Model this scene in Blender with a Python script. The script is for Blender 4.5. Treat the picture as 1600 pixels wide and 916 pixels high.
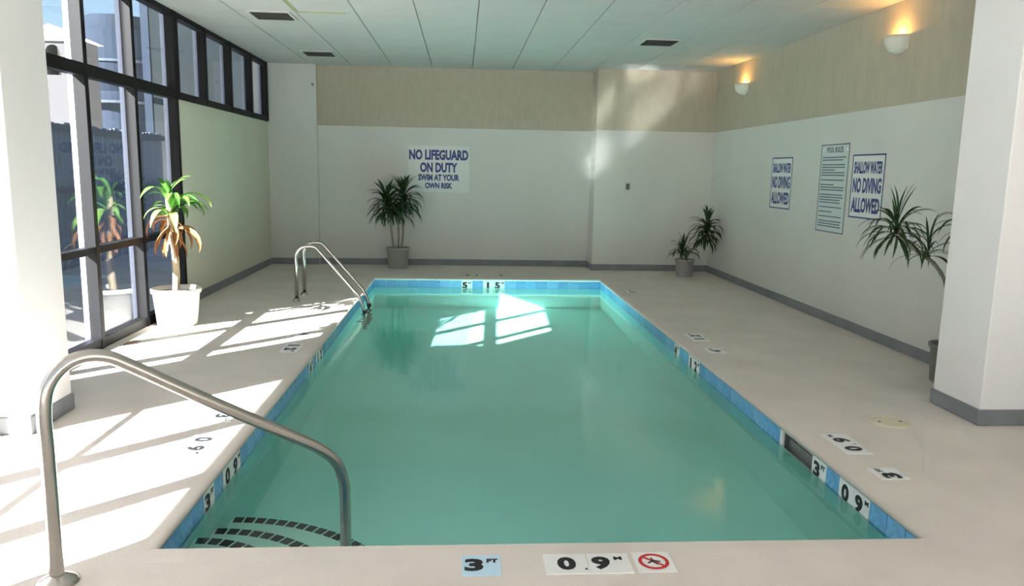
import bpy, bmesh, math, random
from mathutils import Vector, Matrix
random.seed(7)
for o in list(bpy.data.objects):
    bpy.data.objects.remove(o)
S = bpy.context.scene
C = S.collection

# ------------------------------------------------------------------ camera
cam_d = bpy.data.cameras.new('camera')
cam_d.sensor_width = 36.0
cam_d.lens = 1190.0 / 1600.0 * 36.0
cam_d.clip_end = 500
cam = bpy.data.objects.new('camera', cam_d)
C.objects.link(cam)
def _unit(v): return v.normalized()
_fy = _unit(Vector((722 - 800, 266 - 458, 1190)))            # room depth axis seen by the camera (x right, y down, z ahead)
_dn = Vector((658 - 800, 7880 - 458, 1190))
_dn = _unit(_dn - _fy * _dn.dot(_fy))
_rx = _dn.cross(_fy)
if _rx.x < 0: _rx = -_rx
_R = Matrix((_rx, _fy, -_dn))                                 # camera vector -> world vector
_r = _R @ Vector((1, 0, 0)); _u = _R @ Vector((0, -1, 0)); _b = _R @ Vector((0, 0, -1))
_m = Matrix((( _r.x, _u.x, _b.x, 0.0), (_r.y, _u.y, _b.y, 0.0), (_r.z, _u.z, _b.z, 1.55), (0, 0, 0, 1)))
cam.matrix_world = _m
S.camera = cam

# ------------------------------------------------------------------ light
S.view_settings.view_transform = 'Standard'
S.view_settings.look = 'None'
S.view_settings.gamma = 1.0
S.view_settings.use_curve_mapping = False
S.view_settings.exposure = 2.98
S.cycles.blur_glossy = 0.1
S.cycles.max_bounces = 12
S.cycles.diffuse_bounces = 6
S.cycles.glossy_bounces = 6
S.cycles.transmission_bounces = 8
S.cycles.transparent_max_bounces = 16
S.cycles.sample_clamp_indirect = 0.0
S.cycles.use_adaptive_sampling = False
S.cycles.use_guiding = True
S.cycles.guiding_training_samples = 128

SUN_DIR = Vector((0.593, 0.593, -0.545)).normalized()   # the way the light travels
w = bpy.data.worlds.new('world'); S.world = w; w.use_nodes = True
nt = w.node_tree; nt.nodes.clear()
out = nt.nodes.new('ShaderNodeOutputWorld'); bg = nt.nodes.new('ShaderNodeBackground')
sky = nt.nodes.new('ShaderNodeTexSky'); sky.sky_type = 'NISHITA'; sky.sun_disc = False
sky.sun_elevation = math.asin(0.545); sky.sun_rotation = math.atan2(-SUN_DIR.x, -SUN_DIR.y)
sky.air_density = 1.0; sky.dust_density = 1.2; sky.ozone_density = 1.5
tc = nt.nodes.new('ShaderNodeTexCoord'); noi = nt.nodes.new('ShaderNodeTexNoise')
noi.inputs['Scale'].default_value = 4.5; noi.inputs['Detail'].default_value = 6
rmp = nt.nodes.new('ShaderNodeValToRGB'); rmp.color_ramp.elements[0].position = 0.60; rmp.color_ramp.elements[1].position = 0.78
mx = nt.nodes.new('ShaderNodeMix'); mx.data_type = 'RGBA'
nt.links.new(tc.outputs['Generated'], noi.inputs['Vector']); nt.links.new(noi.outputs['Fac'], rmp.inputs['Fac'])
nt.links.new(rmp.outputs['Color'], mx.inputs['Factor']); nt.links.new(sky.outputs['Color'], mx.inputs['A'])
mx.inputs['B'].default_value = (3.6, 3.8, 4.1, 1)
nt.links.new(mx.outputs['Result'], bg.inputs['Color']); bg.inputs['Strength'].default_value = 0.045
nt.links.new(bg.outputs[0], out.inputs[0])

sd = bpy.data.lights.new('sun', 'SUN'); sd.energy = 12.0; sd.angle = 0.009; sd.color = (1.0, 0.975, 0.95)
sun = bpy.data.objects.new('sun', sd); C.objects.link(sun)
sun.rotation_euler = SUN_DIR.to_track_quat('-Z', 'Y').to_euler()
sd.cycles.is_caustics_light = True

# ------------------------------------------------------------------ materials
def mat(name, col, rough=0.6, metal=0.0, var=0.0, scale=8.0, bump=0.0, bscale=60.0, spec=0.5, stretch=None, col2=None, lo=0.35, hi=0.65):
    m = bpy.data.materials.new(name); m.use_nodes = True
    t = m.node_tree; b = t.nodes['Principled BSDF']
    b.inputs['Base Color'].default_value = (*col, 1); b.inputs['Roughness'].default_value = rough
    b.inputs['Metallic'].default_value = metal; b.inputs['Specular IOR Level'].default_value = spec
    if var or col2:
        g = t.nodes.new('ShaderNodeTexCoord'); mp = t.nodes.new('ShaderNodeMapping')
        if stretch: mp.inputs['Scale'].default_value = stretch
        n = t.nodes.new('ShaderNodeTexNoise'); n.inputs['Scale'].default_value = scale; n.inputs['Detail'].default_value = 5
        r = t.nodes.new('ShaderNodeValToRGB')
        r.color_ramp.elements[0].position = lo; r.color_ramp.elements[1].position = hi
        c2 = col2 or tuple(max(0, c * (1 - var)) for c in col)
        r.color_ramp.elements[0].color = (*c2, 1); r.color_ramp.elements[1].color = (*col, 1)
        t.links.new(g.outputs['Object'], mp.inputs['Vector']); t.links.new(mp.outputs[0], n.inputs['Vector'])
        t.links.new(n.outputs['Fac'], r.inputs['Fac']); t.links.new(r.outputs[0], b.inputs['Base Color'])
    if bump:
        g2 = t.nodes.new('ShaderNodeTexCoord'); n2 = t.nodes.new('ShaderNodeTexNoise'); n2.inputs['Scale'].default_value = bscale
        bp = t.nodes.new('ShaderNodeBump'); bp.inputs['Strength'].default_value = bump; bp.inputs['Distance'].default_value = 0.01
        t.links.new(g2.outputs['Object'], n2.inputs['Vector']); t.links.new(n2.outputs['Fac'], bp.inputs['Height']); t.links.new(bp.outputs[0], b.inputs['Normal'])
    return m

M = {}
M['deck'] = mat('deck_coating', (0.72, 0.655, 0.60), 0.62, var=0.10, scale=2.2, bump=0.15, bscale=90, spec=0.3)
M['coping'] = mat('coping_coating', (0.68, 0.59, 0.485), 0.5, var=0.10, scale=5, bump=0.1, bscale=60, spec=0.4)
M['white_wall'] = mat('white_wall_paint', (0.61, 0.61, 0.58), 0.6, var=0.05, scale=1.2, bump=0.08, bscale=30, stretch=(1, 1, 0.25))
M['panel'] = mat('panel_paint', (0.64, 0.63, 0.52), 0.55, var=0.06, scale=1.0, stretch=(1, 1, 0.2))
M['pillar'] = mat('pillar_paint', (0.80, 0.785, 0.785), 0.55, var=0.03, scale=2, bump=0.06, bscale=50)
M['tan'] = mat('tan_wallcover', (0.45, 0.405, 0.32), 0.75, var=0.08, scale=14, bump=0.1, bscale=120, stretch=(1, 1, 0.3))
M['base'] = mat('grey_cove_base', (0.22, 0.235, 0.25), 0.5, var=0.2, scale=3)
M['ceil'] = mat('ceiling_tile', (0.51, 0.505, 0.495), 0.85, var=0.05, scale=3, bump=0.1, bscale=150)
M['grid'] = mat('ceiling_grid', (0.38, 0.38, 0.35), 0.6)
M['grid_old'] = mat('yellowed_grid', (0.36, 0.40, 0.12), 0.6)
M['hole_shade'] = mat('hole_shade_dark', (0.03, 0.03, 0.03), 0.9)  # near-black colour that paints the shade inside openings
M['frame'] = mat('bronze_frame', (0.006, 0.006, 0.007), 0.55, spec=0.2)
M['fin'] = mat('aluminium_fin', (0.30, 0.34, 0.46), 0.5)
M['steel'] = mat('stainless_steel', (0.47, 0.45, 0.42), 0.22, metal=1.0)
M['rubber'] = mat('black_rubber', (0.02, 0.02, 0.022), 0.7)
M['plaster'] = mat('pool_plaster', (0.57, 0.95, 0.88), 0.8, var=0.05, scale=1.5)
M['step'] = mat('step_plaster', (0.66, 0.90, 0.82), 0.8, var=0.04, scale=2)
M['nosing'] = mat('black_nosing_tile', (0.012, 0.014, 0.016), 0.5)
M['tile_w'] = mat('white_tile', (0.80, 0.80, 0.79), 0.3, var=0.05, scale=20)
M['tile_lb'] = mat('pale_blue_tile', (0.52, 0.72, 0.86), 0.3, var=0.05, scale=20)
M['ink'] = mat('black_ink', (0.012, 0.012, 0.015), 0.5)
M['navy'] = mat('navy_ink', (0.03, 0.045, 0.21), 0.5)
M['slate'] = mat('slate_ink', (0.10, 0.13, 0.19), 0.5)
M['red'] = mat('red_ink', (0.55, 0.03, 0.03), 0.5)
M['sign'] = mat('sign_sheet', (0.65, 0.67, 0.65), 0.4)
M['sign2'] = mat('rules_sheet', (0.52, 0.59, 0.58), 0.4)
M['pot_white'] = mat('white_plastic', (0.74, 0.72, 0.66), 0.45, var=0.05, scale=6)
M['pot_grey'] = mat('grey_plastic', (0.36, 0.37, 0.35), 0.5, var=0.12, scale=8)
M['pot_dark'] = mat('dark_grey_plastic', (0.20, 0.21, 0.20), 0.5, var=0.12, scale=8)
M['soil'] = mat('potting_soil', (0.05, 0.035, 0.025), 0.95, var=0.5, scale=60, bump=0.6, bscale=80)
M['cane'] = mat('pale_cane', (0.50, 0.40, 0.26), 0.8, var=0.35, scale=30, stretch=(1, 1, 6))
M['cane_grey'] = mat('grey_cane', (0.27, 0.25, 0.19), 0.8, var=0.3, scale=30, stretch=(1, 1, 6))
M['leaf'] = mat('leaf_green', (0.09, 0.24, 0.035), 0.4, col2=(0.045, 0.15, 0.022), scale=12)
M['leaf_lime'] = mat('leaf_lime', (0.24, 0.40, 0.07), 0.4, col2=(0.10, 0.26, 0.04), scale=10)
M['leaf_dry'] = mat('leaf_dry', (0.36, 0.17, 0.05), 0.7, col2=(0.20, 0.08, 0.025), scale=14)
M['leaf_dark'] = mat('leaf_dark', (0.022, 0.065, 0.016), 0.5, col2=(0.010, 0.032, 0.009), scale=12)
M['sconce'] = mat('plaster_white', (0.66, 0.66, 0.58), 0.7)
M['ivory'] = mat('ivory_plastic', (0.50, 0.49, 0.42), 0.5)
M['smoke'] = mat('grey_switch', (0.10, 0.11, 0.10), 0.5)
M['lid'] = mat('cream_plastic', (0.68, 0.63, 0.48), 0.5)
M['fence'] = mat('fence_board', (0.20, 0.23, 0.30), 0.8, var=0.35, scale=6, stretch=(3, 3, 0.4))
M['fence_rail'] = mat('fence_rail_wood', (0.09, 0.10, 0.14), 0.8)
M['ext_grey'] = mat('exterior_grey_wall', (0.40, 0.40, 0.37), 0.85, var=0.08, scale=2)
M['tower'] = mat('tower_cladding', (0.016, 0.023, 0.038), 0.8, spec=0.1, var=0.15, scale=1.0)
M['ext_white'] = mat('exterior_white', (0.78, 0.75, 0.70), 0.8)
M['ext_band'] = mat('exterior_band', (0.05, 0.06, 0.08), 0.7, spec=0.1)
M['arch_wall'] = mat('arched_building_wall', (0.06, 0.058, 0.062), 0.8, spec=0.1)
M['ground'] = mat('outside_paving', (0.50, 0.49, 0.48), 0.85, var=0.2, scale=2)

def blue_tile(i):
    k = [(0.17, 0.44, 0.76), (0.20, 0.47, 0.78), (0.15, 0.40, 0.72)][i]
    return mat('blue_waterline_tile', k, 0.22, var=0.22, scale=35)
M['blue'] = [blue_tile(i) for i in range(3)]

def glass_mat():
    m = bpy.data.materials.new('tinted_glass'); m.use_nodes = True
    t = m.node_tree; t.nodes.clear()
    o = t.nodes.new('ShaderNodeOutputMaterial'); mix = t.nodes.new('ShaderNodeMixShader')
    tr = t.nodes.new('ShaderNodeBsdfTransparent'); tr.inputs[0].default_value = (0.80, 0.82, 0.83, 1)
    gl = t.nodes.new('ShaderNodeBsdfGlossy'); gl.inputs['Roughness'].default_value = 0.02
    lw = t.nodes.new('ShaderNodeLayerWeight'); lw.inputs[0].default_value = 0.5
    pw = t.nodes.new('ShaderNodeMath'); pw.operation = 'POWER'; pw.inputs[1].default_value = 5.0
    fr = t.nodes.new('ShaderNodeMath'); fr.operation = 'MULTIPLY_ADD'; fr.inputs[1].default_value = 0.92; fr.inputs[2].default_value = 0.05
    t.links.new(lw.outputs['Facing'], pw.inputs[0]); t.links.new(pw.outputs[0], fr.inputs[0])
    t.links.new(fr.outputs[0], mix.inputs[0]); t.links.new(tr.outputs[0], mix.inputs[1]); t.links.new(gl.outputs[0], mix.inputs[2])
    t.links.new(mix.outputs[0], o.inputs[0]); return m
M['glass'] = glass_mat()

def water_mat():
    m = bpy.data.materials.new('pool_water'); m.use_nodes = True
    t = m.node_tree; t.nodes.clear()
    o = t.nodes.new('ShaderNodeOutputMaterial')
    rf = t.nodes.new('ShaderNodeBsdfRefraction'); rf.inputs['Color'].default_value = (0.84, 1.0, 0.985, 1)
    rf.inputs['IOR'].default_value = 1.333; rf.inputs['Roughness'].default_value = 0.0
    t.links.new(rf.outputs[0], o.inputs[0]); return m
def film_mat():
    m = bpy.data.materials.new('water_skin'); m.use_nodes = True
    t = m.node_tree; t.nodes.clear()
    o = t.nodes.new('ShaderNodeOutputMaterial'); mix = t.nodes.new('ShaderNodeMixShader')
    tr = t.nodes.new('ShaderNodeBsdfTransparent')
    gl = t.nodes.new('ShaderNodeBsdfGlossy'); gl.inputs['Roughness'].default_value = 0.08
    lw = t.nodes.new('ShaderNodeLayerWeight'); lw.inputs[0].default_value = 0.5
    pw = t.nodes.new('ShaderNodeMath'); pw.operation = 'POWER'; pw.inputs[1].default_value = 3.6
    fr = t.nodes.new('ShaderNodeMath'); fr.operation = 'MULTIPLY_ADD'; fr.inputs[1].default_value = 0.98; fr.inputs[2].default_value = 0.02
    t.links.new(lw.outputs['Facing'], pw.inputs[0]); t.links.new(pw.outputs[0], fr.inputs[0])
    t.links.new(fr.outputs[0], mix.inputs[0]); t.links.new(tr.outputs[0], mix.inputs[1]); t.links.new(gl.outputs[0], mix.inputs[2])
    t.links.new(mix.outputs[0], o.inputs[0]); return m
M['water'] = water_mat()
M['film'] = film_mat()

def emit_mat(name, col, s):
    m = bpy.data.materials.new(name); m.use_nodes = True
    b = m.node_tree.nodes['Principled BSDF']; b.inputs['Base Color'].default_value = (*col, 1)
    b.inputs['Emission Color'].default_value = (*col, 1); b.inputs['Emission Strength'].default_value = s
    return m
M['bulb'] = emit_mat('warm_bulb', (1.0, 0.55, 0.16), 3.0)

# ------------------------------------------------------------------ mesh helpers
def obj(name, bm, m, parent=None, smooth=False, loc=None):
    if isinstance(bm, bpy.types.Mesh): me = bm
    else:
        me = bpy.data.meshes.new(name)
        bmesh.ops.recalc_face_normals(bm, faces=bm.faces)
        bm.to_mesh(me); bm.free()
        if m is not None: me.materials.append(m)
        if smooth:
            for p in me.polygons: p.use_smooth = True
    o = bpy.data.objects.new(name, me); C.objects.link(o)
    if parent is not None: o.parent = parent
    if loc is not None: o.location = loc
    return o
def empty(name, loc=(0, 0, 0), rotz=0):
    o = bpy.data.objects.new(name, None); C.objects.link(o); o.location = loc; o.rotation_euler = (0, 0, rotz)
    o.empty_display_size = 0.1
    return o
def tag(o, label=None, cat=None, group=None, kind=None):
    if label: o['label'] = label
    if cat: o['category'] = cat
    if group: o['group'] = group
    if kind: o['kind'] = kind
    return o
def box(bm, x0, x1, y0, y1, z0, z1, bevel=0.0):
    vs = [bm.verts.new(p) for p in ((x0, y0, z0), (x1, y0, z0), (x1, y1, z0), (x0, y1, z0), (x0, y0, z1), (x1, y0, z1), (x1, y1, z1), (x0, y1, z1))]
    fs = [bm.faces.new([vs[i] for i in q]) for q in ((3, 2, 1, 0), (4, 5, 6, 7), (0, 1, 5, 4), (1, 2, 6, 5), (2, 3, 7, 6), (3, 0, 4, 7))]
    if bevel:
        es = list({e for f in fs for e in f.edges})
        bmesh.ops.bevel(bm, geom=es, offset=bevel, segments=2, affect='EDGES', profile=0.5)
    return bm
def bx(x0, x1, y0, y1, z0, z1, bevel=0.0): return box(bmesh.new(), x0, x1, y0, y1, z0, z1, bevel)
def lathe(prof, n=32, bm=None, a0=0.0, a1=2 * math.pi):
    bm = bm or bmesh.new(); full = abs(a1 - a0 - 2 * math.pi) < 1e-6
    rings = []
    for k in range(n if full else n + 1):
        a = a0 + (a1 - a0) * k / n
        rings.append([bm.verts.new((r * math.cos(a), r * math.sin(a), z)) for r, z in prof])
    m = len(rings)
    for k in range(m if full else m - 1):
        A, B = rings[k], rings[(k + 1) % m]
        for j in range(len(prof) - 1):
            bm.faces.new((A[j], B[j], B[j + 1], A[j + 1]))
    bmesh.ops.remove_doubles(bm, verts=bm.verts, dist=1e-5)
    return bm
def tube(pts, rad, n=16, bm=None, cap=True):
    bm = bm or bmesh.new(); pts = [Vector(p) for p in pts]
    rads = rad if isinstance(rad, (list, tuple)) else [rad] * len(pts)
    rings = []; prev = None
    for i, p in enumerate(pts):
        d = (pts[min(i + 1, len(pts) - 1)] - pts[max(i - 1, 0)]).normalized()
        if prev is None:
            a = Vector((0, 0, 1)) if abs(d.z) < 0.9 else Vector((1, 0, 0))
            u = d.cross(a).normalized()
        else:
            u = (prev - d * prev.dot(d)).normalized()
        prev = u; v = d.cross(u)
        rings.append([bm.verts.new(p + (u * math.cos(2 * math.pi * k / n) + v * math.sin(2 * math.pi * k / n)) * rads[i]) for k in range(n)])
    for A, B in zip(rings, rings[1:]):
        for k in range(n): bm.faces.new((A[k], A[(k + 1) % n], B[(k + 1) % n], B[k]))
    if cap:
        bm.faces.new(rings[0][::-1]); bm.faces.new(rings[-1])
    return bm
def catmull(P, sub=8):
    P = [Vector(p) for p in P]; out = []
    Q = [P[0] * 2 - P[1]] + P + [P[-1] * 2 - P[-2]]
    for i in range(1, len(Q) - 2):
        a, b, c, d = Q[i - 1:i + 3]
        for k in range(sub):
            t = k / sub
            out.append(0.5 * ((2 * b) + (c - a) * t + (2 * a - 5 * b + 4 * c - d) * t * t + (3 * b - a - 3 * c + d) * t ** 3))
    out.append(P[-1]); return out
def fillet(P, r, seg=8):
    """round the corners of a polyline"""
    P = [Vector(p) for p in P]; out = [P[0]]
    for i in range(1, len(P) - 1):
        rr = r[i - 1] if isinstance(r, (list, tuple)) else r
        a = (P[i - 1] - P[i]).normalized(); b = (P[i + 1] - P[i]).normalized()
        ang = a.angle(b); t = rr / math.tan(ang / 2)
        c = P[i] + (a + b).normalized() * (rr / math.sin(ang / 2))
        s, e = P[i] + a * t - c, P[i] + b * t - c
        for k in range(seg + 1):
            out.append(c + s.normalized().slerp(e.normalized(), k / seg) * rr)
    out.append(P[-1]); return out

_dg = bpy.context.evaluated_depsgraph_get
def text_mesh(txt, height, bold=0.0, width=None, thick=0.001, align='CENTER'):
    """flat lettering in the XY plane, cap height = height, optionally squeezed to a width; origin at its centre"""
    cu = bpy.data.curves.new('t', 'FONT'); cu.body = txt; cu.size = 1.0; cu.offset = bold; cu.extrude = 0.02
    cu.resolution_u = 3
    ob = bpy.data.objects.new('t', cu); C.objects.link(ob)
    bpy.context.view_layer.update()
    me = bpy.data.meshes.new_from_object(ob.evaluated_get(_dg()))
    bpy.data.objects.remove(ob); bpy.data.curves.remove(cu)
    xs = [v.co.x for v in me.vertices]; ys = [v.co.y for v in me.vertices]
    x0, x1, y0, y1 = min(xs), max(xs), min(ys), max(ys)
    sy = height / (y1 - y0); sx = (width / (x1 - x0)) if width else sy
    for v in me.vertices:
        v.co = ((v.co.x - (x0 + x1) / 2) * sx, (v.co.y - (y0 + y1) / 2) * sy, thick if v.co.z > 0 else -thick * 0.2)
    return me
def lettering(txt, height, m, parent, x, y, z, bold=0.02, width=None, thick=0.001):
    me = text_mesh(txt, height, bold, width, thick); me.materials.append(m)
    o = bpy.data.objects.new('lettering', me); C.objects.link(o); o.parent = parent; o.location = (x, y, z)
    return o

# ------------------------------------------------------------------ dimensions
XL, XR = -3.05, 3.97          # window wall, right wall
YB, YB2 = 12.50, 12.05        # back wall, its proud right-hand section
YF = -3.5
ZC = 3.14
PX0, PX1, PY0, PY1 = -1.25, 2.045, 3.00, 11.00
ZW = -0.14

# ------------------------------------------------------------------ floor and pool
CW = 0.115
bm = bmesh.new()
for (x0, x1, y0, y1) in ((XL - 0.2, PX0 - CW, YF, YB + .2), (PX1 + CW, XR + .2, YF, YB + .2), (PX0 - CW, PX1 + CW, YF, PY0 - CW), (PX0 - CW, PX1 + CW, PY1 + CW, YB + .2)):
    box(bm, x0, x1, y0, y1, -0.25, 0)
floor = tag(obj('floor', bm, M['deck']), kind='structure')

def rect_sweep(prof):
    """prof: list of (offset outwards from the pool edge, z)"""
    bm = bmesh.new(); rings = []
    for (sx, sy) in ((-1, -1), (1, -1), (1, 1), (-1, 1)):
        cx = PX0 if sx < 0 else PX1; cy = PY0 if sy < 0 else PY1
        rings.append([bm.verts.new((cx + sx * d, cy + sy * d, z)) for d, z in prof])
    for k in range(4):
        A, B = rings[k], rings[(k + 1) % 4]
        for j in range(len(prof)):
            bm.faces.new((A[j], B[j], B[(j + 1) % len(prof)], A[(j + 1) % len(prof)]))
    return bm
prof = [(CW + .004, -0.05), (CW + .004, 0.0006), (0.09, 0.0015), (0.06, 0.0012)]
for k in range(8):
    a = math.radians(84 - k * 24)
    prof.append((0.022 - 0.036 * math.cos(a), -0.0225 + 0.0225 * math.sin(a)))
prof += [(0.012, -0.045)]
cop = obj('trim_1', rect_sweep(prof), M['deck'])
for p in cop.data.polygons: p.use_smooth = len(p.vertices) == 4 and abs(p.normal.z) < .999
tag(cop, 'rounded beige coping lip around the pool edge', kind='structure')

def zf(y): return ZW - 0.90 - 0.60 * (y - PY0) / (PY1 - PY0)
bm = bmesh.new()
T = 0.012                                             # tile thickness: basin wall sits behind the tiles
x0, x1, y0, y1 = PX0 - T, PX1 + T, PY0 - T, PY1 + T
SK0, SK1, SZ0, SZ1 = PY0 + 7 * 8 / 52., PY0 + 10 * 8 / 52., -0.165, -0.03
def quad(*ps): bm.faces.new([bm.verts.new(p) for p in ps])
zt = -0.02
quad((x0, y0, zf(y0)), (x1, y0, zf(y0)), (x1, y1, zf(y1)), (x0, y1, zf(y1)))
quad((x0, y0, zf(y0)), (x0, y1, zf(y1)), (x0, y1, zt), (x0, y0, zt))
quad((x0, y1, zf(y1)), (x1, y1, zf(y1)), (x1, y1, zt), (x0, y1, zt))
quad((x0, y0, zt), (x1, y0, zt), (x1, y0, zf(y0)), (x0, y0, zf(y0)))
quad((x1, y0, zf(y0)), (x1, SK0, zf(SK0)), (x1, SK0, zt), (x1, y0, zt))
quad((x1, SK1, zf(SK1)), (x1, y1, zf(y1)), (x1, y1, zt), (x1, SK1, zt))
quad((x1, SK0, zf(SK0)), (x1, SK1, zf(SK1)), (x1, SK1, SZ0), (x1, SK0, SZ0))
quad((x1, SK0, SZ1), (x1, SK1, SZ1), (x1, SK1, zt), (x1, SK0, zt))
me = bpy.data.meshes.new('pool_basin')
bmesh.ops.remove_doubles(bm, verts=bm.verts, dist=1e-5)
for f in bm.faces:
    c = f.calc_center_median() - Vector((0.4, 7, -0.5))
    if f.normal.dot(c) > 0: f.normal_flip()
bm.to_mesh(me); bm.free(); me.materials.append(M['plaster'])
basin = obj('pool_basin', me, None)
tag(basin, 'pale aqua plastered swimming pool basin with a sloping floor', 'swimming pool', kind='structure')
del basin['category']
basin.cycles.is_caustics_receiver = True

# waterline tiles, one by one, and marker tiles in their places
PT = (PY1 - PY0) / 52.0
PTx = (PX1 - PX0) / 21.0
tile_long = []; tile_short = []
for i in range(3):
    b_ = bx(-0.006, 0.006, -PT / 2 + .0022, PT / 2 - .0022, -0.076, 0.076, 0.002); me = bpy.data.meshes.new('tile'); b_.to_mesh(me); b_.free(); me.materials.append(M['blue'][i]); tile_long.append(me)
    b_ = bx(-PTx / 2 + .0022, PTx / 2 - .0022, -0.006, 0.006, -0.076, 0.076, 0.002); me = bpy.data.meshes.new('tile'); b_.to_mesh(me); b_.free(); me.materials.append(M['blue'][i]); tile_short.append(me)
ZT = -0.104
mark_right = {3, 4, 6, 7, 8, 9, 21, 22, 25}; mark_left = {4, 6, 7, 21, 23, 24}; mark_far = {8, 10, 11}
for k in range(52):
    y = PY0 + (k + .5) * PT
    if k not in mark_right: obj('tile', random.choice(tile_long), None, basin, loc=(PX1 + 0.006, y, ZT))
    if k not in mark_left: obj('tile', random.choice(tile_long), None, basin, loc=(PX0 - 0.006, y, ZT))
for k in range(21):
    x = PX0 + (k + .5) * PTx
    if k not in mark_far: obj('tile', random.choice(tile_short), None, basin, loc=(x, PY1 + 0.006, ZT))
    obj('tile', random.choice(tile_short), None, basin, loc=(x, PY0 - 0.006, ZT))

# corner steps with black nosing tiles
for i, (r, d) in enumerate(((1.08, 0.58), (0.78, 0.38), (0.50, 0.17))):
    z = ZW - d; zb = zf(PY0 + 1.1) - 0.05
    bm = bmesh.new(); n = 28; top = []; bot = []
    for k in range(n + 1):
        a = math.pi / 2 * k / n
        p = (PX0 - .01 + r * math.cos(a), PY0 - .01 + r * math.sin(a))
        top.append(bm.verts.new((*p, z))); bot.append(bm.verts.new((*p, zb)))
    ct = bm.verts.new((PX0 - .01, PY0 - .01, z))
    for k in range(n):
        bm.faces.new((ct, top[k], top[k + 1])); bm.faces.new((top[k], bot[k], bot[k + 1], top[k + 1]))
    st = obj('step', bm, M['step'], basin); st.cycles.is_caustics_receiver = True
    nt_ = max(5, int(r * math.pi / 2 / 0.062))
    for k in range(nt_):
        a0 = math.pi / 2 * (k + .10) / nt_; a1 = math.pi / 2 * (k + .90) / nt_
        bm = bmesh.new(); vs = []
        for zz in (z - 0.001, z + 0.006):
            for rr, aa in ((r - 0.052, a0), (r + 0.003, a0), (r + 0.003, a1), (r - 0.052, a1)):
                vs.append(bm.verts.new((PX0 + rr * math.cos(aa), PY0 + rr * math.sin(aa), zz)))
        for q in ((3, 2, 1, 0), (4, 5, 6, 7), (0, 1, 5, 4), (1, 2, 6, 5), (2, 3, 7, 6), (3, 0, 4, 7)): bm.faces.new([vs[j] for j in q])
        obj('nosing_tile', bm, M['nosing'], st)

# water: a flat level surface
bm = bmesh.new(); nx, ny = 16, 34                      # the surface runs on a little inside the deck slab, out of sight
WX0, WY0 = PX0 - 1.5, PY0 - 1.2
g = [[bm.verts.new((WX0 + (PX1 - WX0) * i / nx, WY0 + (PY1 - WY0) * j / ny, ZW)) for j in range(ny + 1)] for i in range(nx + 1)]
for i in range(nx):
    for j in range(ny): bm.faces.new((g[i][j], g[i + 1][j], g[i + 1][j + 1], g[i][j + 1]))
me = bpy.data.meshes.new('pool_water'); bm.to_mesh(me); bm.free(); me.materials.append(M['water'])
for p in me.polygons: p.use_smooth = True
assert me.polygons[0].normal.z > 0
water = obj('pool_water', me, None)
tag(water, 'still green-tinted water filling the swimming pool', 'water', kind='stuff')
water.cycles.is_caustics_caster = True
bm = bmesh.new()
bm.faces.new([bm.verts.new(p) for p in ((PX0, PY0, ZW + .002), (PX1, PY0, ZW + .002), (PX1, PY1, ZW + .002), (PX0, PY1, ZW + .002))])
me = bpy.data.meshes.new('reflective_skin'); bm.to_mesh(me); bm.free(); me.materials.append(M['film'])
obj('reflective_skin', me, None, water)

# skimmer mouth and its lid
sk = empty('skimmer', (PX1, (SK0 + SK1) / 2, (SZ0 + SZ1) / 2))
tag(sk, 'dark rectangular skimmer mouth in the right pool wall', 'skimmer')
hw = (SK1 - SK0) / 2; hh = (SZ1 - SZ0) / 2
bm = bmesh.new()
box(bm, 0.012, 0.30, -hw, hw, -hh - .01, -hh); box(bm, 0.012, 0.30, -hw, hw, hh, hh + .008); box(bm, 0.29, 0.30, -hw, hw, -hh, hh)
box(bm, 0.012, 0.30, -hw - .01, -hw, -hh, hh); box(bm, 0.012, 0.30, hw, hw + .01, -hh, hh)
obj('throat', bm, M['pot_dark'], sk)
bm = bmesh.new(); f_ = 0.012
box(bm, -.003, .012, hw - .035, hw, -hh, hh); box(bm, -.003, .012, -hw, -hw + f_, -hh, hh)
box(bm, -.003, .012, -hw, hw, hh - f_, hh); box(bm, -.003, .012, -hw, hw, -hh, -hh + f_)
obj('faceplate', bm, M['tile_w'], sk)
obj('weir_flap', bx(0.05, 0.058, -hw + .02, hw - .02, -hh, -hh + .07, .002), M['pot_dark'], sk)
ld = empty('deck_cover_plate', (2.76, 4.54, 0)); tag(ld, 'round cream cover plate set in the deck beside the right pillar', 'cover plate')
obj('rim', lathe([(0.125, 0.0), (0.125, 0.004), (0.118, 0.006), (0.111, 0.004), (0.111, 0.0)], 40), M['lid'], ld, True)
obj('cover', lathe([(0.0, 0.005), (0.085, 0.005), (0.105, 0.003), (0.108, 0.0)], 40), M['lid'], ld, True)
for s in (-1, 1): obj('finger_hole_shade', lathe([(0.0, 0.0065), (0.009, 0.0065), (0.010, 0.0)], 16), M['hole_shade'], ld, loc=(s * .07, 0, 0))  # dark discs on the cover, coloured as the shade in finger holes

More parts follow.
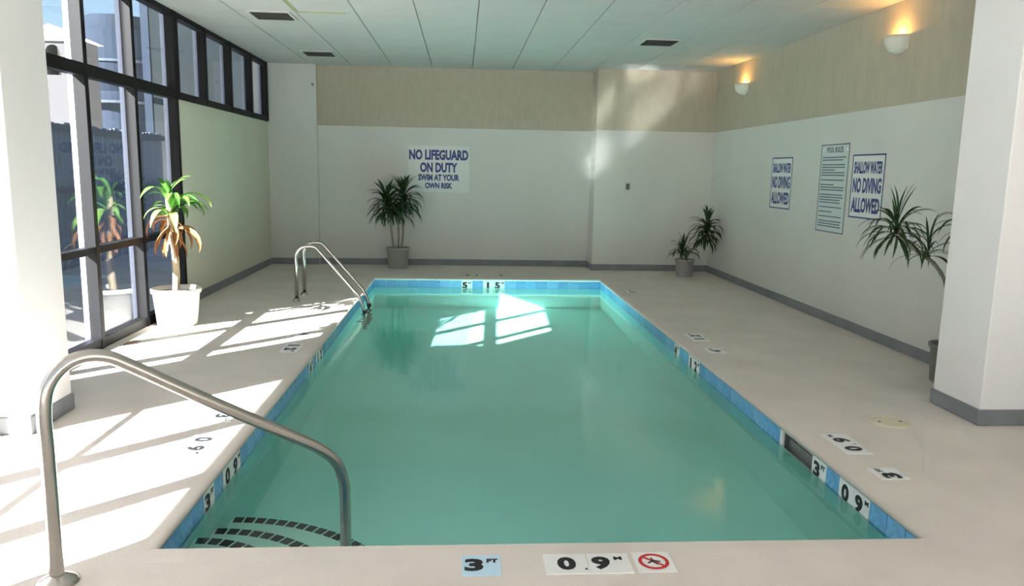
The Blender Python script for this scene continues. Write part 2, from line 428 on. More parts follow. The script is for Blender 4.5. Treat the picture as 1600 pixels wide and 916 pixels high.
# ------------------------------------------------------------------ walls
def wall(name, lower, upper, label=None):
    e = empty(name); tag(e, label, kind='structure')
    if lower: obj('lower_panel', lower, M['white_wall'], e)
    if upper: obj('upper_band', upper, M['tan'], e)
    return e
ZB = 2.21
wall('wall_right', bx(XR, XR + .2, YF, YB2 + .3, -.05, ZB), bx(XR - .004, XR + .2, YF, YB2 + .3, ZB, ZC + .05), 'right wall, white below a tan band')
wall('wall_back', bx(-2.29, 2.09, YB, YB + .2, -.05, ZB), bx(-2.29, 2.09, YB - .004, YB + .2, ZB, ZC + .05), 'back wall, white below a tan band')
wall('wall_back_right', bx(2.09, XR, YB2, YB + .2, -.05, ZB), bx(2.086, XR, YB2 - .004, YB + .2, ZB, ZC + .05), 'proud right-hand section of the back wall')
o = obj('wall_back_left', bx(XL - .2, -2.29, YB - .05, YB + .2, -.05, ZC + .05), M['white_wall']); tag(o, 'white corner pier of the back wall by the windows', kind='structure')
o = obj('wall_left', bx(XL - .10, XL, 8.56, YB, -.05, 2.245), M['panel']); tag(o, 'pale green-white panel wall below the high windows', kind='structure')
# pillars
def pillar(name, x0, x1, y0, y1, label):
    e = empty(name, ((x0 + x1) / 2, (y0 + y1) / 2, 0)); tag(e, label, kind='structure')
    a, b = (x1 - x0) / 2, (y1 - y0) / 2
    obj('shaft', bx(-a, a, -b, b, 0, ZC, 0.006), M['pillar'], e)
    obj('cove_base', bx(-a - .012, a + .012, -b - .012, b + .012, 0, 0.105, 0.008), M['base'], e)
pillar('pillar_left', -3.0, -2.465, 4.37, 4.85, 'white pillar beside the windows, its front in sunlight')
pillar('pillar_right', 3.305, XR, 4.47, 4.96, 'white pillar at the right wall in front of the leaning plant')
# cove baseboards
def baseboard(name, pieces):
    bm = bmesh.new()
    for p in pieces: box(bm, *p, 0, 0.10, 0.004)
    return tag(obj(name, bm, M['base']), kind='structure')
baseboard('baseboard_right', [(XR - .014, XR, YF, 4.45), (XR - .014, XR, 4.98, YB2)])
baseboard('baseboard_back', [(-2.29, 2.09, YB - .014, YB), (2.075, 2.09, YB2 - .014, YB - .014), (2.09, XR - .014, YB2 - .014, YB2), (XL + .014, -2.29, YB - .064, YB - .05)])
baseboard('baseboard_left', [(XL, XL + .014, 8.57, YB - .05)])

# ------------------------------------------------------------------ windows
def window(name, ys, zs, label, rail_w, z0, z1, post=0.032, slim=()):
    e = empty(name); tag(e, label, kind='structure')
    for y in ys:
        p = obj('mullion', bx(XL - .06, XL + .035, y - post, y + post, z0, z1, .003), M['frame'], e)
        obj('outer_fin', bx(XL - .105, XL - .06, y - .022, y + .022, z0, z1), M['fin'], e)
    for z, h in zip(zs, rail_w):
        for a, b in zip(ys, ys[1:]):
            obj('rail', bx(XL - (.04 if z in slim else .06), XL + (-.01 if z in slim else .03), a + post, b - post, z - h, z + h, .003), M['frame'], e)
    for a, b in zip(ys, ys[1:]):
        for (zl, hl), (zh, hh_) in zip(list(zip(zs, rail_w)), list(zip(zs, rail_w))[1:]):
            obj('pane', bx(XL - .030, XL - .022, a + post - .004, b - post + .004, zl + hl - .004, zh - hh_ + .004), M['glass'], e)
    return e
Z_LOW, Z_TR = 0.835, 2.29
window('window_1', [5.16, 5.52, 6.52, 7.46, 8.51], [0.045, Z_LOW, Z_TR, 3.115], 'tall dark-framed windows from floor to ceiling behind the sunlit potted plant', [0.045, 0.03, 0.05, 0.03], 0, ZC)
window('window_2', [8.58, 9.50, 10.50, 11.48, 12.36], [2.285, 3.115], 'row of four high windows under the ceiling', [0.035, 0.03], 2.25, ZC)
window('window_3', [1.22, 1.92, 2.87, 3.95], [0.045, 0.95, Z_TR, 3.115], 'tall dark-framed windows beside the near deck', [0.045, 0.016, 0.05, 0.03], 0, ZC, slim=(0.95,))
w4 = window('window_4', [-3.9, -2.85, -1.8, -.75, .3, 1.35, 2.4, 2.97], [0.045, Z_LOW, Z_TR, 3.115], 'window wall behind the camera', [0.045, 0.03, 0.05, 0.03], 0, ZC)
w4.rotation_euler = (0, 0, math.pi / 2); w4.location = (0, YF - XL, 0)
bm = bmesh.new(); box(bm, XL - .15, XL, 3.99, 5.12, -.05, ZC); 
tag(obj('wall_left_pier', bm, M['pillar']), 'wall pier behind the left pillar', kind='structure')
tag(obj('wall_left_near', bx(XL - .15, XL, YF, 1.18, -.05, ZC), M['pillar']), kind='structure')
tag(obj('wall_left_end', bx(XL - .10, XL, 12.40, YB, 2.245, ZC), M['frame']), kind='structure')

# ------------------------------------------------------------------ ceiling
ceil = obj('ceiling', bx(XL - .2, XR + .2, YF - .2, YB + .2, ZC + .02, ZC + .16), M['grid'])
tag(ceil, 'suspended ceiling of pale green-white tiles', kind='structure')
GX = [-3.05] + [0.15 + .63 * k for k in range(-4, 6)] + [XR]
GX = [-3.05, -2.37, -1.74, -1.11, -.48, .15, .78, 1.41, 2.04, 2.67, 3.30, XR]
GY = [YF + 1.02 * 0 + 0.0, 1.23, 2.25, 3.27, 4.29, 5.31, 6.33, 7.35, 8.37, 9.39, 10.41, 11.43, YB]
VENTS = [(-2.02, 8.60), (-2.02, 11.28), (2.38, 9.52)]
for i in range(len(GX) - 1):
    for j in range(len(GY) - 1):
        a, b, c, d = GX[i], GX[i + 1], GY[j], GY[j + 1]
        obj('tile', bx(-(b - a) / 2 + .005, (b - a) / 2 - .005, -(d - c) / 2 + .0025, (d - c) / 2 - .0025, 0, 0.022 + random.uniform(0, .001), 0.002), M['ceil'], ceil, loc=((a + b) / 2, (c + d) / 2, ZC - .0015 * random.random()))
# yellowed T-bars of one tile
tag(obj('trim_2', box(bx(-1.725, -1.705, 7.36, 8.37, ZC - .006, ZC + .002), -1.725, -1.22, 8.36, 8.385, ZC - .006, ZC + .002), M['grid_old']), 'yellowed ceiling grid bar near the windows', kind='structure')
vl = ['square ceiling vent nearest the tall windows', 'square ceiling vent by the back wall above the high windows', 'square ceiling vent above the right deck near the sunlit wall patch']
for (x, y), lab in zip(VENTS, vl):
    v = empty('ceiling_vent', (x, y, ZC - .001)); tag(v, lab, 'vent', 'ceiling vents')
    h = .225
    bm = bmesh.new()
    box(bm, -h, h, -h, -h + .03, -.014, 0); box(bm, -h, h, h - .03, h, -.014, 0); box(bm, -h, -h + .03, -h + .03, h - .03, -.014, 0); box(bm, h - .03, h, -h + .03, h - .03, -.014, 0)
    vf = obj('frame', bm, M['ceil'], v)
    obj('duct_shade_sheet', bx(-h + .03, h - .03, -h + .03, h - .03, -.004, -.002), M['hole_shade'], v)  # flat dark sheet standing for the shade behind the louvres
    for k in range(6):
        s = obj('louvre', bx(-h + .03, h - .03, -.016, .016, -.0015, .0015), M['smoke'], vf, loc=(0, -h + .062 + k * .065, -.013)); s.rotation_euler = (math.radians(35), 0, 0)

# ------------------------------------------------------------------ depth markers
def marker(loc, right, up, txts, tilecol, label, wtile, htile, thick=0.003):
    """txts: (text, cap height, x offset, y offset, width or None). right/up: reading directions in the world"""
    e = empty('depth_marker'); r = Vector(right); u = Vector(up); n = r.cross(u)
    e.matrix_world = Matrix(((r.x, u.x, n.x, loc[0]), (r.y, u.y, n.y, loc[1]), (r.z, u.z, n.z, loc[2]), (0, 0, 0, 1)))
    tag(e, label, 'depth marker', 'pool depth markers')
    nt_ = max(1, round(wtile / htile))
    for k in range(nt_):
        a = -wtile / 2 + wtile * k / nt_; b = a + wtile / nt_
        ti = obj('tile', bx(a + .001, b - .001, -htile / 2, htile / 2, -thick, thick, .001), tilecol, e)
    for t_, h, x, y, wd in txts:
        lettering(t_, h, M['ink'], e, x, y, thick + .0002, bold=0.05, width=wd, thick=.0008)
    return e
TW, TLB = M['tile_w'], M['tile_lb']
FT = lambda d: [(d, .095, -.03, 0, .075), ('FT', .03, .043, .03, .045)]
MT = lambda a, b: [(a, .10, -.085, 0, .075 if a != '1' else .035), ('.', .012, -.012, -.045, .012), (b, .10, .055, 0, .075), ('M', .026, .128, .035, .034)]
X, Y, Z = (1, 0, 0), (0, 1, 0), (0, 0, 1); NX, NY = (-1, 0, 0), (0, -1, 0)
zd = 0.0012
marker((.09, 2.815, zd), X, Y, FT('3'), TLB, 'pale blue 3 FT tile set in the near deck edge', .155, .155)
marker((.515, 2.815, zd), X, Y, MT('0', '9'), TW, 'white 0.9 M tiles in the near deck edge beside the no-diving tile', .35, .155)
nd = empty('no_diving_tile', (.785, 2.82, zd)); tag(nd, 'white tile with a red crossed circle in the near deck edge', 'safety tile')
obj('tile', bx(-.078, .078, -.078, .078, -.003, .003, .001), TW, nd)
obj('red_ring', lathe([(.047, .0032), (.047, .0042), (.062, .0042), (.062, .0032)], 40), M['red'], nd)
o = obj('red_slash', bx(-.052, .052, -.006, .006, .0032, .0040), M['red'], nd); o.rotation_euler = (0, 0, math.radians(-45))
bm = tube([(-.025, -.012, .0036), (0.0, .006, .0036), (.026, -.004, .0036)], .0035, 8); tube([(0, .006, .0036), (-.006, .026, .0036)], .003, 8, bm); tube([(-.004, -.002, .0036), (.012, -.024, .0036)], .003, 8, bm)
obj('diver_figure', bm, M['ink'], nd)
# right deck, read from the deck looking at the pool
marker((2.27, 3.70, zd), Y, NX, FT('3'), TW, 'white 3 FT tile on the right deck nearest the camera', .155, .155)
marker((2.27, 4.15, zd), Y, NX, MT('0', '9'), TW, 'white 0.9 M tiles on the right deck near the round cover plate', .33, .155)
marker((2.27, 6.50, zd), Y, NX, FT('4'), TW, 'white 4 FT tile on the right deck halfway along', .155, .155)
marker((2.27, 7.05, zd), Y, NX, MT('1', '2'), TW, 'white 1.2 M tiles on the right deck halfway along', .33, .155)
marker((2.27, 9.85, zd), Y, NX, FT('5'), TW, 'white 5 FT tile on the right deck toward the back wall', .155, .155)
# left deck
marker((-1.48, 4.66, zd), NY, X, FT('3'), TW, 'white 3 FT tile on the left deck in the sun', .155, .155)
marker((-1.46, 4.18, zd), NY, X, MT('0', '9'), TW, 'white 0.9 M tiles on the left deck in the sun', .33, .155)
marker((-1.46, 7.07, zd), NY, X, FT('4'), TW, 'white 4 FT tile on the left deck before the ladder', .155, .155)
marker((-1.46, 6.55, zd), NY, X, MT('1', '2'), TW, 'white 1.2 M tiles on the left deck at a shadow edge', .33, .155)
# far deck
marker((.56, 11.28, zd), NX, NY, FT('5'), M['lid'], 'faded 5 FT tile on the far deck edge', .155, .155)
marker((.15, 11.28, zd), NX, NY, MT('1', '5'), M['lid'], 'faded 1.5 M tiles on the far deck edge', .33, .155)
# pool walls
ty = lambda k: PY0 + (k + .5) * PT
tx = lambda k: PX0 + (k + .5) * PTx
def sc(t): return [(a, h * .95, x, y, w_ ) for a, h, x, y, w_ in t]
hT = .150
marker((PX1 + .004, ty(6), ZT), NY, Z, sc(FT('3')), TW, 'white 3 FT tile in the right pool wall beside the skimmer', PT, hT, .006)
marker((PX1 + .004, ty(3.5), ZT), NY, Z, sc(MT('0', '9')), TW, 'white 0.9 M tiles in the right pool wall nearest the camera', 2 * PT, hT, .006)
marker((PX1 + .004, ty(25), ZT), NY, Z, sc(FT('4')), TW, 'white 4 FT tile in the right pool wall halfway along', PT, hT, .006)
marker((PX1 + .004, ty(21.5), ZT), NY, Z, sc(MT('1', '2')), TW, 'white 1.2 M tiles in the right pool wall halfway along', 2 * PT, hT, .006)
marker((PX0 - .004, ty(4), ZT), Y, Z, sc(FT('3')), TW, 'white 3 FT tile in the left pool wall by the steps', PT, hT, .006)
marker((PX0 - .004, ty(6.5), ZT), Y, Z, sc(MT('0', '9')), TW, 'white 0.9 M tiles in the left pool wall past the steps', 2 * PT, hT, .006)
marker((PX0 - .004, ty(21), ZT), Y, Z, sc(FT('4')), TW, 'white 4 FT tile in the left pool wall halfway along', PT, hT, .006)
marker((PX0 - .004, ty(23.5), ZT), Y, Z, sc(MT('1', '2')), TW, 'white 1.2 M tiles in the left pool wall halfway along', 2 * PT, hT, .006)
marker((tx(8), PY1 + .004, ZT), X, Z, sc(FT('5')), TW, 'white 5 FT tile in the far pool wall', PTx, hT, .006)
marker((tx(10.5), PY1 + .004, ZT), X, Z, sc(MT('1', '5')), TW, 'white 1.5 M tiles in the far pool wall', 2 * PTx, hT, .006)

# ------------------------------------------------------------------ handrail and ladder
def escutcheon(parent, x, y, z=0, r=.055):
    obj('floor_flange', lathe([(0.026, 0.034), (0.034, 0.030), (r * .8, 0.016), (r, 0.006), (r, 0.0), (0.02, 0.0)], 28), M['steel'], parent, True, (x, y, z))
hr = empty('handrail', (-1.494, 2.74, 0)); tag(hr, 'stainless steel handrail bending from the near deck into the pool steps', 'handrail')
dv = Vector((.959, .66, 0)).normalized()
SZ = [(0, 0), (0, .25), (0, .50), (0, .66), (.018, .755), (.07, .822), (.136, .847), (.21, .838), (.284, .797), (.51, .645), (.764, .481), (.989, .336), (1.06, .282), (1.11, .235), (1.145, .175), (1.165, .09), (1.168, 0), (1.168, -.20), (1.168, -.54)]
rt_ = obj('rail_tube', tube([dv * p.x + Vector((0, 0, p.y)) for p in catmull([(s, z, 0) for s, z in SZ], 6)], .0255, 20), M['steel'], hr, True)
escutcheon(rt_, 0, 0, 0, .075)
ld = empty('pool_ladder', (-1.55, 9.17, 0)); tag(ld, 'stainless steel pool ladder with two looped rails at the left edge', 'ladder')
for yy in (-.22, .22):
    P = fillet([(-.37, yy, 0), (-.37, yy, .645), (-.15, yy, .645), (.345, yy, .07), (.415, yy, -.12), (.415, yy, -1.0)], [.13, .10, .12, .1], 8)
    r_ = obj('rail', tube(P, .0215, 16), M['steel'], ld, True)
    escutcheon(r_, -.37, yy, 0, .05)
    obj('wall_bumper', tube([(.415, yy, -.62), (.31, yy, -.62)], .025, 14), M['rubber'], ld, True)
    obj('rail_sleeve', tube([(.413, yy, -.10), (.415, yy, -.17)], .027, 14), M['rubber'], r_, True)
for z in (-.30, -.55, -.80):
    obj('tread', bx(.37, .46, -.20, .20, z - .012, z + .012, .006), M['steel'], ld)

# ------------------------------------------------------------------ signs
def sign_base(name, loc, right, label, w_, h_, col, border=None, bw=.014):
    e = empty(name); r = Vector(right); u = Vector((0, 0, 1)); n = r.cross(u)
    e.matrix_world = Matrix(((r.x, u.x, n.x, loc[0]), (r.y, u.y, n.y, loc[1]), (r.z, u.z, n.z, loc[2]), (0, 0, 0, 1)))
    tag(e, label, 'sign')
    bd = obj('board', bx(-w_ / 2, w_ / 2, -h_ / 2, h_ / 2, .0005, .006, .001), col, e)
    if border:
        bm = bmesh.new(); a, b = w_ / 2, h_ / 2
        box(bm, -a, a, b - bw, b, .006, .007); box(bm, -a, a, -b, -b + bw, .006, .007)
        box(bm, -a, -a + bw, -b + bw, b - bw, .006, .007); box(bm, a - bw, a, -b + bw, b - bw, .006, .007)
        obj('border', bm, border, e)
    return bd
s = sign_base('warning_sign', (-.375, YB - .001, 1.56), X, 'white sign reading NO LIFEGUARD ON DUTY on the back wall', .98, .74, M['sign'])
for t_, h, z, wd in (('NO LIFEGUARD', .165, .225, .95), ('ON DUTY', .16, .025, .60), ('SWIM AT YOUR', .105, -.135, .66), ('OWN RISK', .095, -.265, .44)):
    lettering(t_, h, M['navy'], s, 0, z, .0062, bold=.05, width=wd)
for (yc, lab) in ((9.35, 'blue-lettered NO DIVING ALLOWED sign on the right wall farther from the camera'), (7.31, 'blue-lettered NO DIVING ALLOWED sign on the right wall beside the rules board')):
    s = sign_base('warning_sign', (XR - .001, yc, 1.465), NY, lab, .61, .63, M['sign'], M['navy'])
    for t_, h, z, wd in (('SHALLOW WATER', .12, .185, .53), ('NO DIVING', .15, .01, .53), ('ALLOWED', .15, -.185, .53)):
        lettering(t_, h, M['navy'], s, 0, z, .0062, bold=.036, width=wd)
s = sign_base('rules_board', (XR - .001, 8.01, 1.43), NY, 'tall narrow rules board covered in fine print on the right wall', .62, .94, M['sign2'], M['slate'], .012)
lettering('POOL RULES', .06, M['slate'], s, 0, .41, .0062, bold=.02, width=.36)
for k in range(2): obj('screw_head', lathe([(0, .008), (.014, .0075), (.016, .006)], 16), M['tile_w'], s, loc=(.26 * (1 if k else -1), .41, 0))
zz = .33; rr = random.Random(3)
while zz > -.42:
    wd = rr.choice((.50, .52, .46, .30, .51)); 
    obj('text_line', bx(-.27, -.27 + wd, -.006, .006, .006, .0066), M['slate'], s, loc=(0, zz, 0))
    zz -= rr.choice((.028, .028, .028, .05))
sw = empty('wall_switch', (2.62, YB2 - .001, 1.34)); tag(sw, 'small dark switch plate on the back wall right of the projecting edge', 'switch')
pl_ = obj('plate', bx(-.04, .04, -.008, 0, -.062, .062, .003), M['ivory'], sw)
obj('rocker', bx(-.026, .026, -.014, -.008, -.045, .045, .002), M['smoke'], pl_)
sn = empty('wall_sensor', (-2.345, YB - .051, 2.83)); tag(sn, 'tiny dark sensor high on the white corner pier', 'sensor')
pl_ = obj('plate', bx(-.035, .035, -.006, 0, -.045, .045, .002), M['white_wall'], sn)
obj('button', lathe([(0, .02), (.014, .018), (.018, 0)], 16), M['smoke'], pl_, True).rotation_euler = (math.pi / 2, 0, 0)

# ------------------------------------------------------------------ sconces
for y, lab in ((10.82, 'white bowl wall sconce with warm glow near the back corner'), (6.95, 'white bowl wall sconce with warm glow near the right pillar')):
    e = empty('wall_sconce', (XR - .004, y, 2.67)); tag(e, lab, 'wall lamp', 'bowl sconces on the tan band')
    P = [(0.0, 0.0), (.05, .006), (.095, .03), (.125, .07), (.14, .12), (.142, .155), (.134, .155), (.130, .12), (.112, .075), (.08, .035), (.0, .014)]
    bw_ = obj('bowl', lathe(P, 24, None, math.pi / 2, 3 * math.pi / 2), M['sconce'], e, True)
    obj('back_plate', bx(-.006, 0, -.13, .13, .03, .155, .002), M['sconce'], e)
    obj('bulb', lathe([(0, .135), (.012, .13), (.02, .115), (.02, .09), (.012, .07), (.01, .05), (0, .05)], 16), M['bulb'], bw_, True, (-.055, 0, 0))
    L = bpy.data.lights.new('sconce_light', 'POINT'); L.energy = 0.8; L.color = (1.0, .50, .12); L.shadow_soft_size = .02
    lo = bpy.data.objects.new('sconce_light', L); C.objects.link(lo); lo.parent = e; lo.location = (-.055, 0, .145)

# ------------------------------------------------------------------ plants
def leaf_mesh(L, W, start, droop, seg=9, fold=.25, mt=None, twist=0.0):
    """strap leaf leaving the origin in the XZ plane at elevation start (rad) and bending down by droop in all"""
    bm = bmesh.new(); p = Vector((0, 0, 0)); rows = []
    for i in range(seg + 1):
        t = i / seg
        el = start - droop * t ** 1.35
        wv = W * (0.42 + 1.1 * t) if t < .35 else W * (0.805 + .195 * math.sin((t - .35) / .65 * math.pi)) * (1 - ((t - .35) / .65) ** 2.6)
        wv = max(wv, W * .02)
        up = Vector((-math.sin(el), 0, math.cos(el))); sd_ = Vector((0, 1, 0)); a = twist * t
        s_ = sd_ * math.cos(a) + up * math.sin(a)
        rows.append([bm.verts.new(p - s_ * wv / 2 + up * fold * wv / 2), bm.verts.new(p), bm.verts.new(p + s_ * wv / 2 + up * fold * wv / 2)])
        p = p + Vector((math.cos(el), 0, math.sin(el))) * L / seg
    for A, B in zip(rows, rows[1:]):
        for k in range(2): bm.faces.new((A[k], A[k + 1], B[k + 1], B[k]))
    me = bpy.data.meshes.new('leaf'); bm.to_mesh(me); bm.free()
    for q in me.polygons: q.use_smooth = True
    me.materials.append(mt); return me
def put_leaf(me, parent, loc, az, s=1.0, tilt=0.0):
    reach = max(v.co.x for v in me.vertices)               # leaves growing toward a wall stay short of it
    for room, c in ((XR - .04 - parent.location.x - loc[0], math.cos(az)), ((YB2 if parent.location.x > 2 else YB) - .05 - parent.location.y - loc[1], math.sin(az)), (parent.location.x + loc[0] - XL - .06, -math.cos(az))):
        if c > .05: s = min(s, max(.12, (room - .02) / (reach * c + .02)))
    o = bpy.data.objects.new('leaf', me); C.objects.link(o); o.parent = parent; o.location = loc
    o.rotation_euler = (random.uniform(-.25, .25), tilt, az); o.scale = (s, s, s); return o
def pot(parent, r_top, r_bot, h, m, rim=.03):
    p = [(0, 0), (r_bot, 0), (r_bot + .004, .004), (r_top - .014, h - rim - .002), (r_top, h - rim), (r_top + .003, h - .006), (r_top, h), (r_top - .012, h), (r_top - .018, h - .02), (r_top - .03, h - .06), (0, h - .06)]
    pt = obj('pot', lathe(p, 40), m, parent, True)
    obj('soil', lathe([(0, h - .03), (r_top * .5, h - .032), (r_top - .022, h - .042)], 28), M['soil'], pt, True)
def cane(parent, pts, r0, r1, m):
    P = catmull(pts, 6); n = len(P)
    obj('cane', tube(P, [r0 + (r1 - r0) * i / (n - 1) + (.0025 if i % 4 == 0 else 0) for i in range(n)], 10), m, parent, True)

# sunlit plant in the white pot
e = empty('potted_plant', (-2.775, 7.54, 0)); tag(e, 'sunlit broad-leaved plant with browning lower leaves in a white pot', 'potted plant', 'potted plants around the pool')
pot(e, .228, .178, .365, M['pot_white'], .045)
cane(e, [(0, 0, .32), (.012, 0, .55), (.0, 0, .80), (-.02, 0, 1.05), (-.03, 0, 1.24)], .034, .026, M['cane'])
BL = [leaf_mesh(L_, W_, a, b, 11, .3, M[m_], tw) for L_, W_, a, b, m_, tw in
      ((.46, .070, 1.05, 2.3, 'leaf', .3), (.44, .074, .75, 2.2, 'leaf_lime', -.3), (.34, .062, 1.35, 1.4, 'leaf', .2), (.46, .074, .45, 1.9, 'leaf_lime', .4), (.46, .068, .85, 2.6, 'leaf', -.2), (.42, .07, .15, 1.5, 'leaf', .2))]
BD = [leaf_mesh(L_, .055, a, b, 9, .8, M['leaf_dry'], tw) for L_, a, b, tw in ((.40, -.7, 1.1, .6), (.36, -1.0, .7, -.8), (.46, .3, 2.5, 1.0))]
for k in range(30):
    t = k / 30.0
    put_leaf(BL[2] if t > .86 else BL[(0, 1, 3, 4, 5)[k % 5]], e, (-.028, 0, 1.03 + .20 * t), k * 2.39996 + .4, .82 + .34 * random.random(), 0)
for k in range(20):
    put_leaf(BD[k % 3], e, (-.015, 0, .90 + .16 * k / 20.), k * 2.39996 + 1.1, .70 + .35 * random.random(), 0)

fl_ = leaf_mesh(.20, .05, .12, .22, 8, .25, M['leaf_dry'], .3)
o = bpy.data.objects.new('fallen_leaf', fl_); C.objects.link(o); o.location = (-2.90, 6.62, .006); o.rotation_euler = (0, .06, 1.2)
tag(o, 'orange-brown dry leaf lying on the floor by the window sill', 'leaf')
def dark_head(parent, c, n, meshes, smin=.7, dz=.12):
    for k in range(n):
        t = k / n
        put_leaf(meshes[int((1 - t) * (len(meshes) - .01))], parent, (c[0], c[1], c[2] - dz * (1 - t)), k * 2.39996 + random.uniform(-.2, .2), smin + (1 - smin) * random.random())
DK = [leaf_mesh(.45, .044, a, b, 9, .3, M['leaf_dark'], .2) for a, b in ((1.35, 1.0), (1.1, 1.7), (.85, 2.2), (.6, 2.3), (.3, 2.0), (.0, 1.7))]
# two-headed plant under the warning sign
e = empty('potted_plant', (-1.0, 12.06, 0)); tag(e, 'two-headed spiky plant in a grey pot under the lifeguard sign', 'potted plant', 'potted plants around the pool')
pot(e, .185, .145, .33, M['pot_grey'])
cane(e, [(-.06, 0, .28), (-.09, 0, .5), (-.12, .0, .75), (-.17, 0, 1.02)], .017, .014, M['cane_grey'])
cane(e, [(.05, 0, .28), (.08, 0, .55), (.07, .0, .8), (.05, 0, 1.05)], .017, .014, M['cane_grey'])
cane(e, [(0, .05, .28), (0.01, .06, .5), (.0, .05, .85)], .014, .012, M['cane_grey'])
dark_head(e, (-.17, -.02, 1.08), 92, DK, .65, .22); dark_head(e, (.09, -.02, 1.16), 92, DK, .65, .22)
dark_head(e, (-.02, -.03, .95), 34, DK[2:], .6)
# corner plant
e = empty('potted_plant', (3.42, 11.42, 0)); tag(e, 'spiky plant leaning right from a grey pot in the back corner', 'potted plant', 'potted plants around the pool')
pot(e, .15, .12, .27, M['pot_grey'])
cane(e, [(.0, 0, .22), (.06, 0, .36), (.15, 0, .46), (.25, .0, .60), (.30, 0, .76)], .016, .012, M['cane_grey'])
cane(e, [(-.03, 0, .22), (-.05, 0, .36)], .014, .012, M['cane_grey'])
DK2 = [leaf_mesh(.38, .050, a, b, 9, .3, M['leaf_dark'], .2) for a, b in ((1.45, .6), (1.1, 1.9), (.8, 2.3), (.5, 2.1), (.1, 1.7), (-.3, 1.2))]
dark_head(e, (.30, -.05, .80), 90, DK2, .6, .22)
dark_head(e, (-.05, -.02, .40), 40, DK2[:4], .45, .08)
# leaning plant beside the right pillar
e = empty('potted_plant', (3.765, 5.50, 0)); tag(e, 'tall leaning spiky plant in a dark pot half hidden by the right pillar', 'potted plant', 'potted plants around the pool')
pot(e, .15, .115, .30, M['pot_dark'])
cane(e, [(-.01, .02, .26), (-.02, .03, .47), (-.045, .03, .66), (-.09, .03, .80), (-.19, .02, .92), (-.29, .0, .98), (-.38, -.02, 1.03), (-.47, -.03, 1.10), (-.53, -.03, 1.17)], .015, .012, M['cane_grey'])
cane(e, [(.03, .0, .26), (.04, -.01, .6), (.03, -.01, 1.0), (.02, 0, 1.22)], .015, .012, M['cane_grey'])
DK3 = [leaf_mesh(.37, .026, a, b, 10, .3, M['leaf_dark'], .15) for a, b in ((1.45, .5), (1.1, 1.7), (.8, 2.2), (.5, 2.1), (.2, 1.8), (-.2, 1.4))]
dark_head(e, (-.535, -.03, 1.19), 64, DK3[1:], .65, .07); dark_head(e, (-.54, -.03, 1.22), 8, DK3[:1], .4, .03)
dark_head(e, (-.27, -.02, 1.02), 22, DK3[:5], .45, .05)
dark_head(e, (.02, 0, 1.26), 26, DK3, .6, .08)

# ------------------------------------------------------------------ outside
tag(obj('ground_outside', box(bx(-60, XL - .2, -40, 90, -.3, -.06), XL - .2, 40, -40, YF - .3, -.3, -.06), M['ground']), 'grey paving outside the windows', kind='structure')
an = empty('shading_block', (-5.5, 7.5, -.06)); tag(an, 'unseen plain grey block added beside the windows to shade the high panes', 'building')  # out of view, added to block sun from the far panes
obj('wall', bx(-4, 0, -2.49, 2.5, 0, 6.6), M['ext_grey'], an); obj('parapet', bx(-4.05, .05, -2.5, 2.55, 6.6, 6.8), M['ext_band'], an)
cn = empty('shading_canopy', (-4.0, 1.6, 3.30)); tag(cn, 'unseen flat canopy added outside the near windows to keep sun off the pool', 'canopy')  # out of view, added so sun from the near windows stops at the deck
obj('slab', bx(-.93, .78, -2.8, 2.45, 0, .14, .01), M['ext_white'], cn)
for yy in (-2.6, 2.3): obj('bracket', bx(-.9, .78, yy - .04, yy + .04, -.10, 0), M['fin'], cn)
fe = empty('board_fence', (-6.0, 16.2, -.06)); tag(fe, 'weathered blue-grey board fence outside the tall windows', 'fence')
fb = bx(-.012, .012, -.068, .068, 0, 2.22, .003); fm = bpy.data.meshes.new('board'); fb.to_mesh(fm); fb.free(); fm.materials.append(M['fence'])
for k in range(38):
    o = obj('board', fm, None, fe, loc=(random.uniform(-.004, .004), -5.9 + k * .15, 0)); o.scale = (1, 1, random.uniform(.98, 1.0))
for z in (.3, 1.2, 2.12): obj('rail', bx(.014, .06, -5.98, -.25, z - .045, z + .045), M['fence_rail'], fe)
for k in range(3): obj('post', bx(.06, .14, -.05, .05, 0, 2.25), M['fence_rail'], fe, loc=(0, -5.8 + k * 2.1, 0))
b = empty('grey_building', (-6.6, 17.5, -.06)); tag(b, 'plain grey building wall beyond the high windows', 'building')
obj('wall', bx(-.12, .0, -.35, 26, 0, 11), M['ext_grey'], b)
obj('dark_end_cap', bx(-.14, .02, -.42, -.35, 0, 11), M['tower'], b)  # dark cap added to cover the wall's bright sunlit end
for k, z in enumerate((2.9, 5.6, 8.3)): obj('string_course', bx(0, .03, -.35, 26, z, z + .12), M['ext_band'], b)
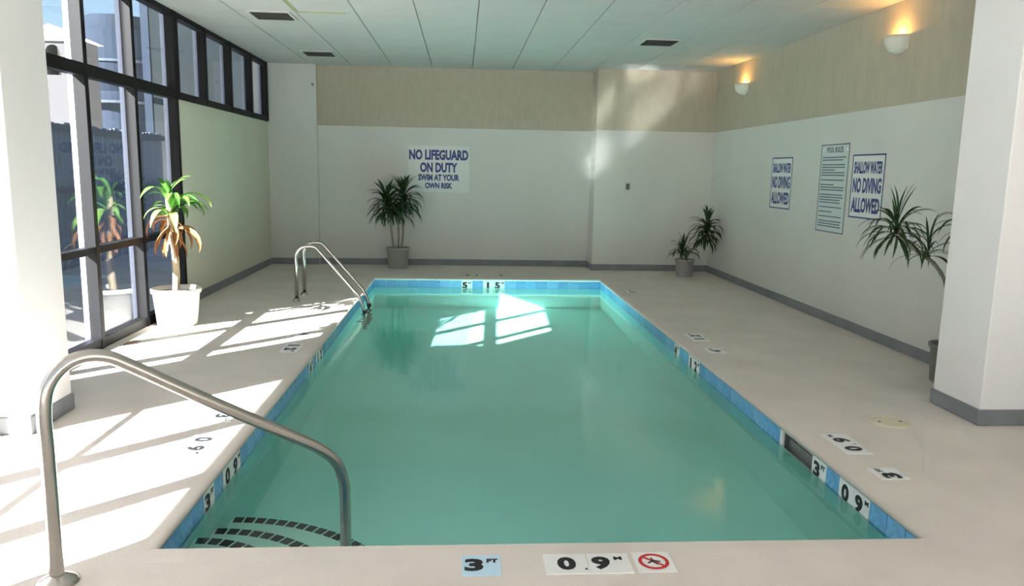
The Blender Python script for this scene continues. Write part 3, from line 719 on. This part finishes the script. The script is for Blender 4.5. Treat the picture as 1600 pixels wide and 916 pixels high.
# dark round tower
b = empty('round_tower', (-17.6, 42, -.06)); tag(b, 'dark blue-grey round tower rising behind the fence', 'building')
obj('drum', lathe([(0, 0), (1.55, 0), (1.55, 5.2), (1.9, 6.0), (1.95, 6.6), (1.95, 8.2), (1.6, 8.25), (1.6, 8.9), (0, 8.95)], 32), M['tower'], b)
for z in (3.0, 4.6, 6.6): obj('band', lathe([(1.50, z), (2.02, z), (2.02, z + .12), (1.5, z + .12)], 32), M['ext_band'], b)
# white arched building
b = empty('arched_building', (-15.6, 31, -.06)); tag(b, 'white building with an arched opening and gabled top', 'building')
bm = bmesh.new(); box(bm, -1.2, -.18, 0, 1, 0, 6.15); box(bm, .35, 1.3, 0, 1, 0, 6.15); box(bm, -.18, .35, 0, 1, 0, 4.9)
ar = [(-.18, 5.75)] + [(.085 - .265 * math.cos(a), 5.75 + .265 * math.sin(a)) for a in [math.pi * k / 10 for k in range(1, 10)]] + [(.35, 5.75)]
f0 = [bm.verts.new((x, 0, z)) for x, z in ar]; t0 = [bm.verts.new((x, 0, 6.15)) for x, z in ar]
for k in range(len(ar) - 1): bm.faces.new((f0[k], f0[k + 1], t0[k + 1], t0[k]))
obj('wall', bm, M['arch_wall'], b)
bm = bmesh.new(); vs = [bm.verts.new(p) for p in ((-1.4, -.1, 6.15), (1.5, -.1, 6.15), (.05, -.1, 6.75), (-1.4, 1.1, 6.15), (1.5, 1.1, 6.15), (.05, 1.1, 6.75))]
for q in ((0, 1, 2), (3, 5, 4), (0, 3, 4, 1), (1, 4, 5, 2), (2, 5, 3, 0)): bm.faces.new([vs[i] for i in q])
obj('gable_roof', bm, M['ext_white'], b)
obj('arch_back', bx(-.3, .45, .9, .95, 4.9, 6.1), M['ext_white'], b)
b = empty('white_house', (-21.5, 48, -.06)); tag(b, 'bright white stepped house between the tower and the arched building', 'building')
obj('wall', bx(-3.0, 1.0, 0, 4, 0, 6.6), M['ext_white'], b); obj('upper_storey', bx(-2.2, -.3, .2, 4, 6.6, 8.1), M['ext_white'], b)
obj('parapet', bx(-3.1, 1.1, -.08, 4, 6.5, 6.7), M['ext_band'], b)
for k in range(3):
    wn = obj('window', bx(-2.4 + k * 1.2, -1.8 + k * 1.2, -.03, .02, 4.4, 5.6), M['ext_band'], b)
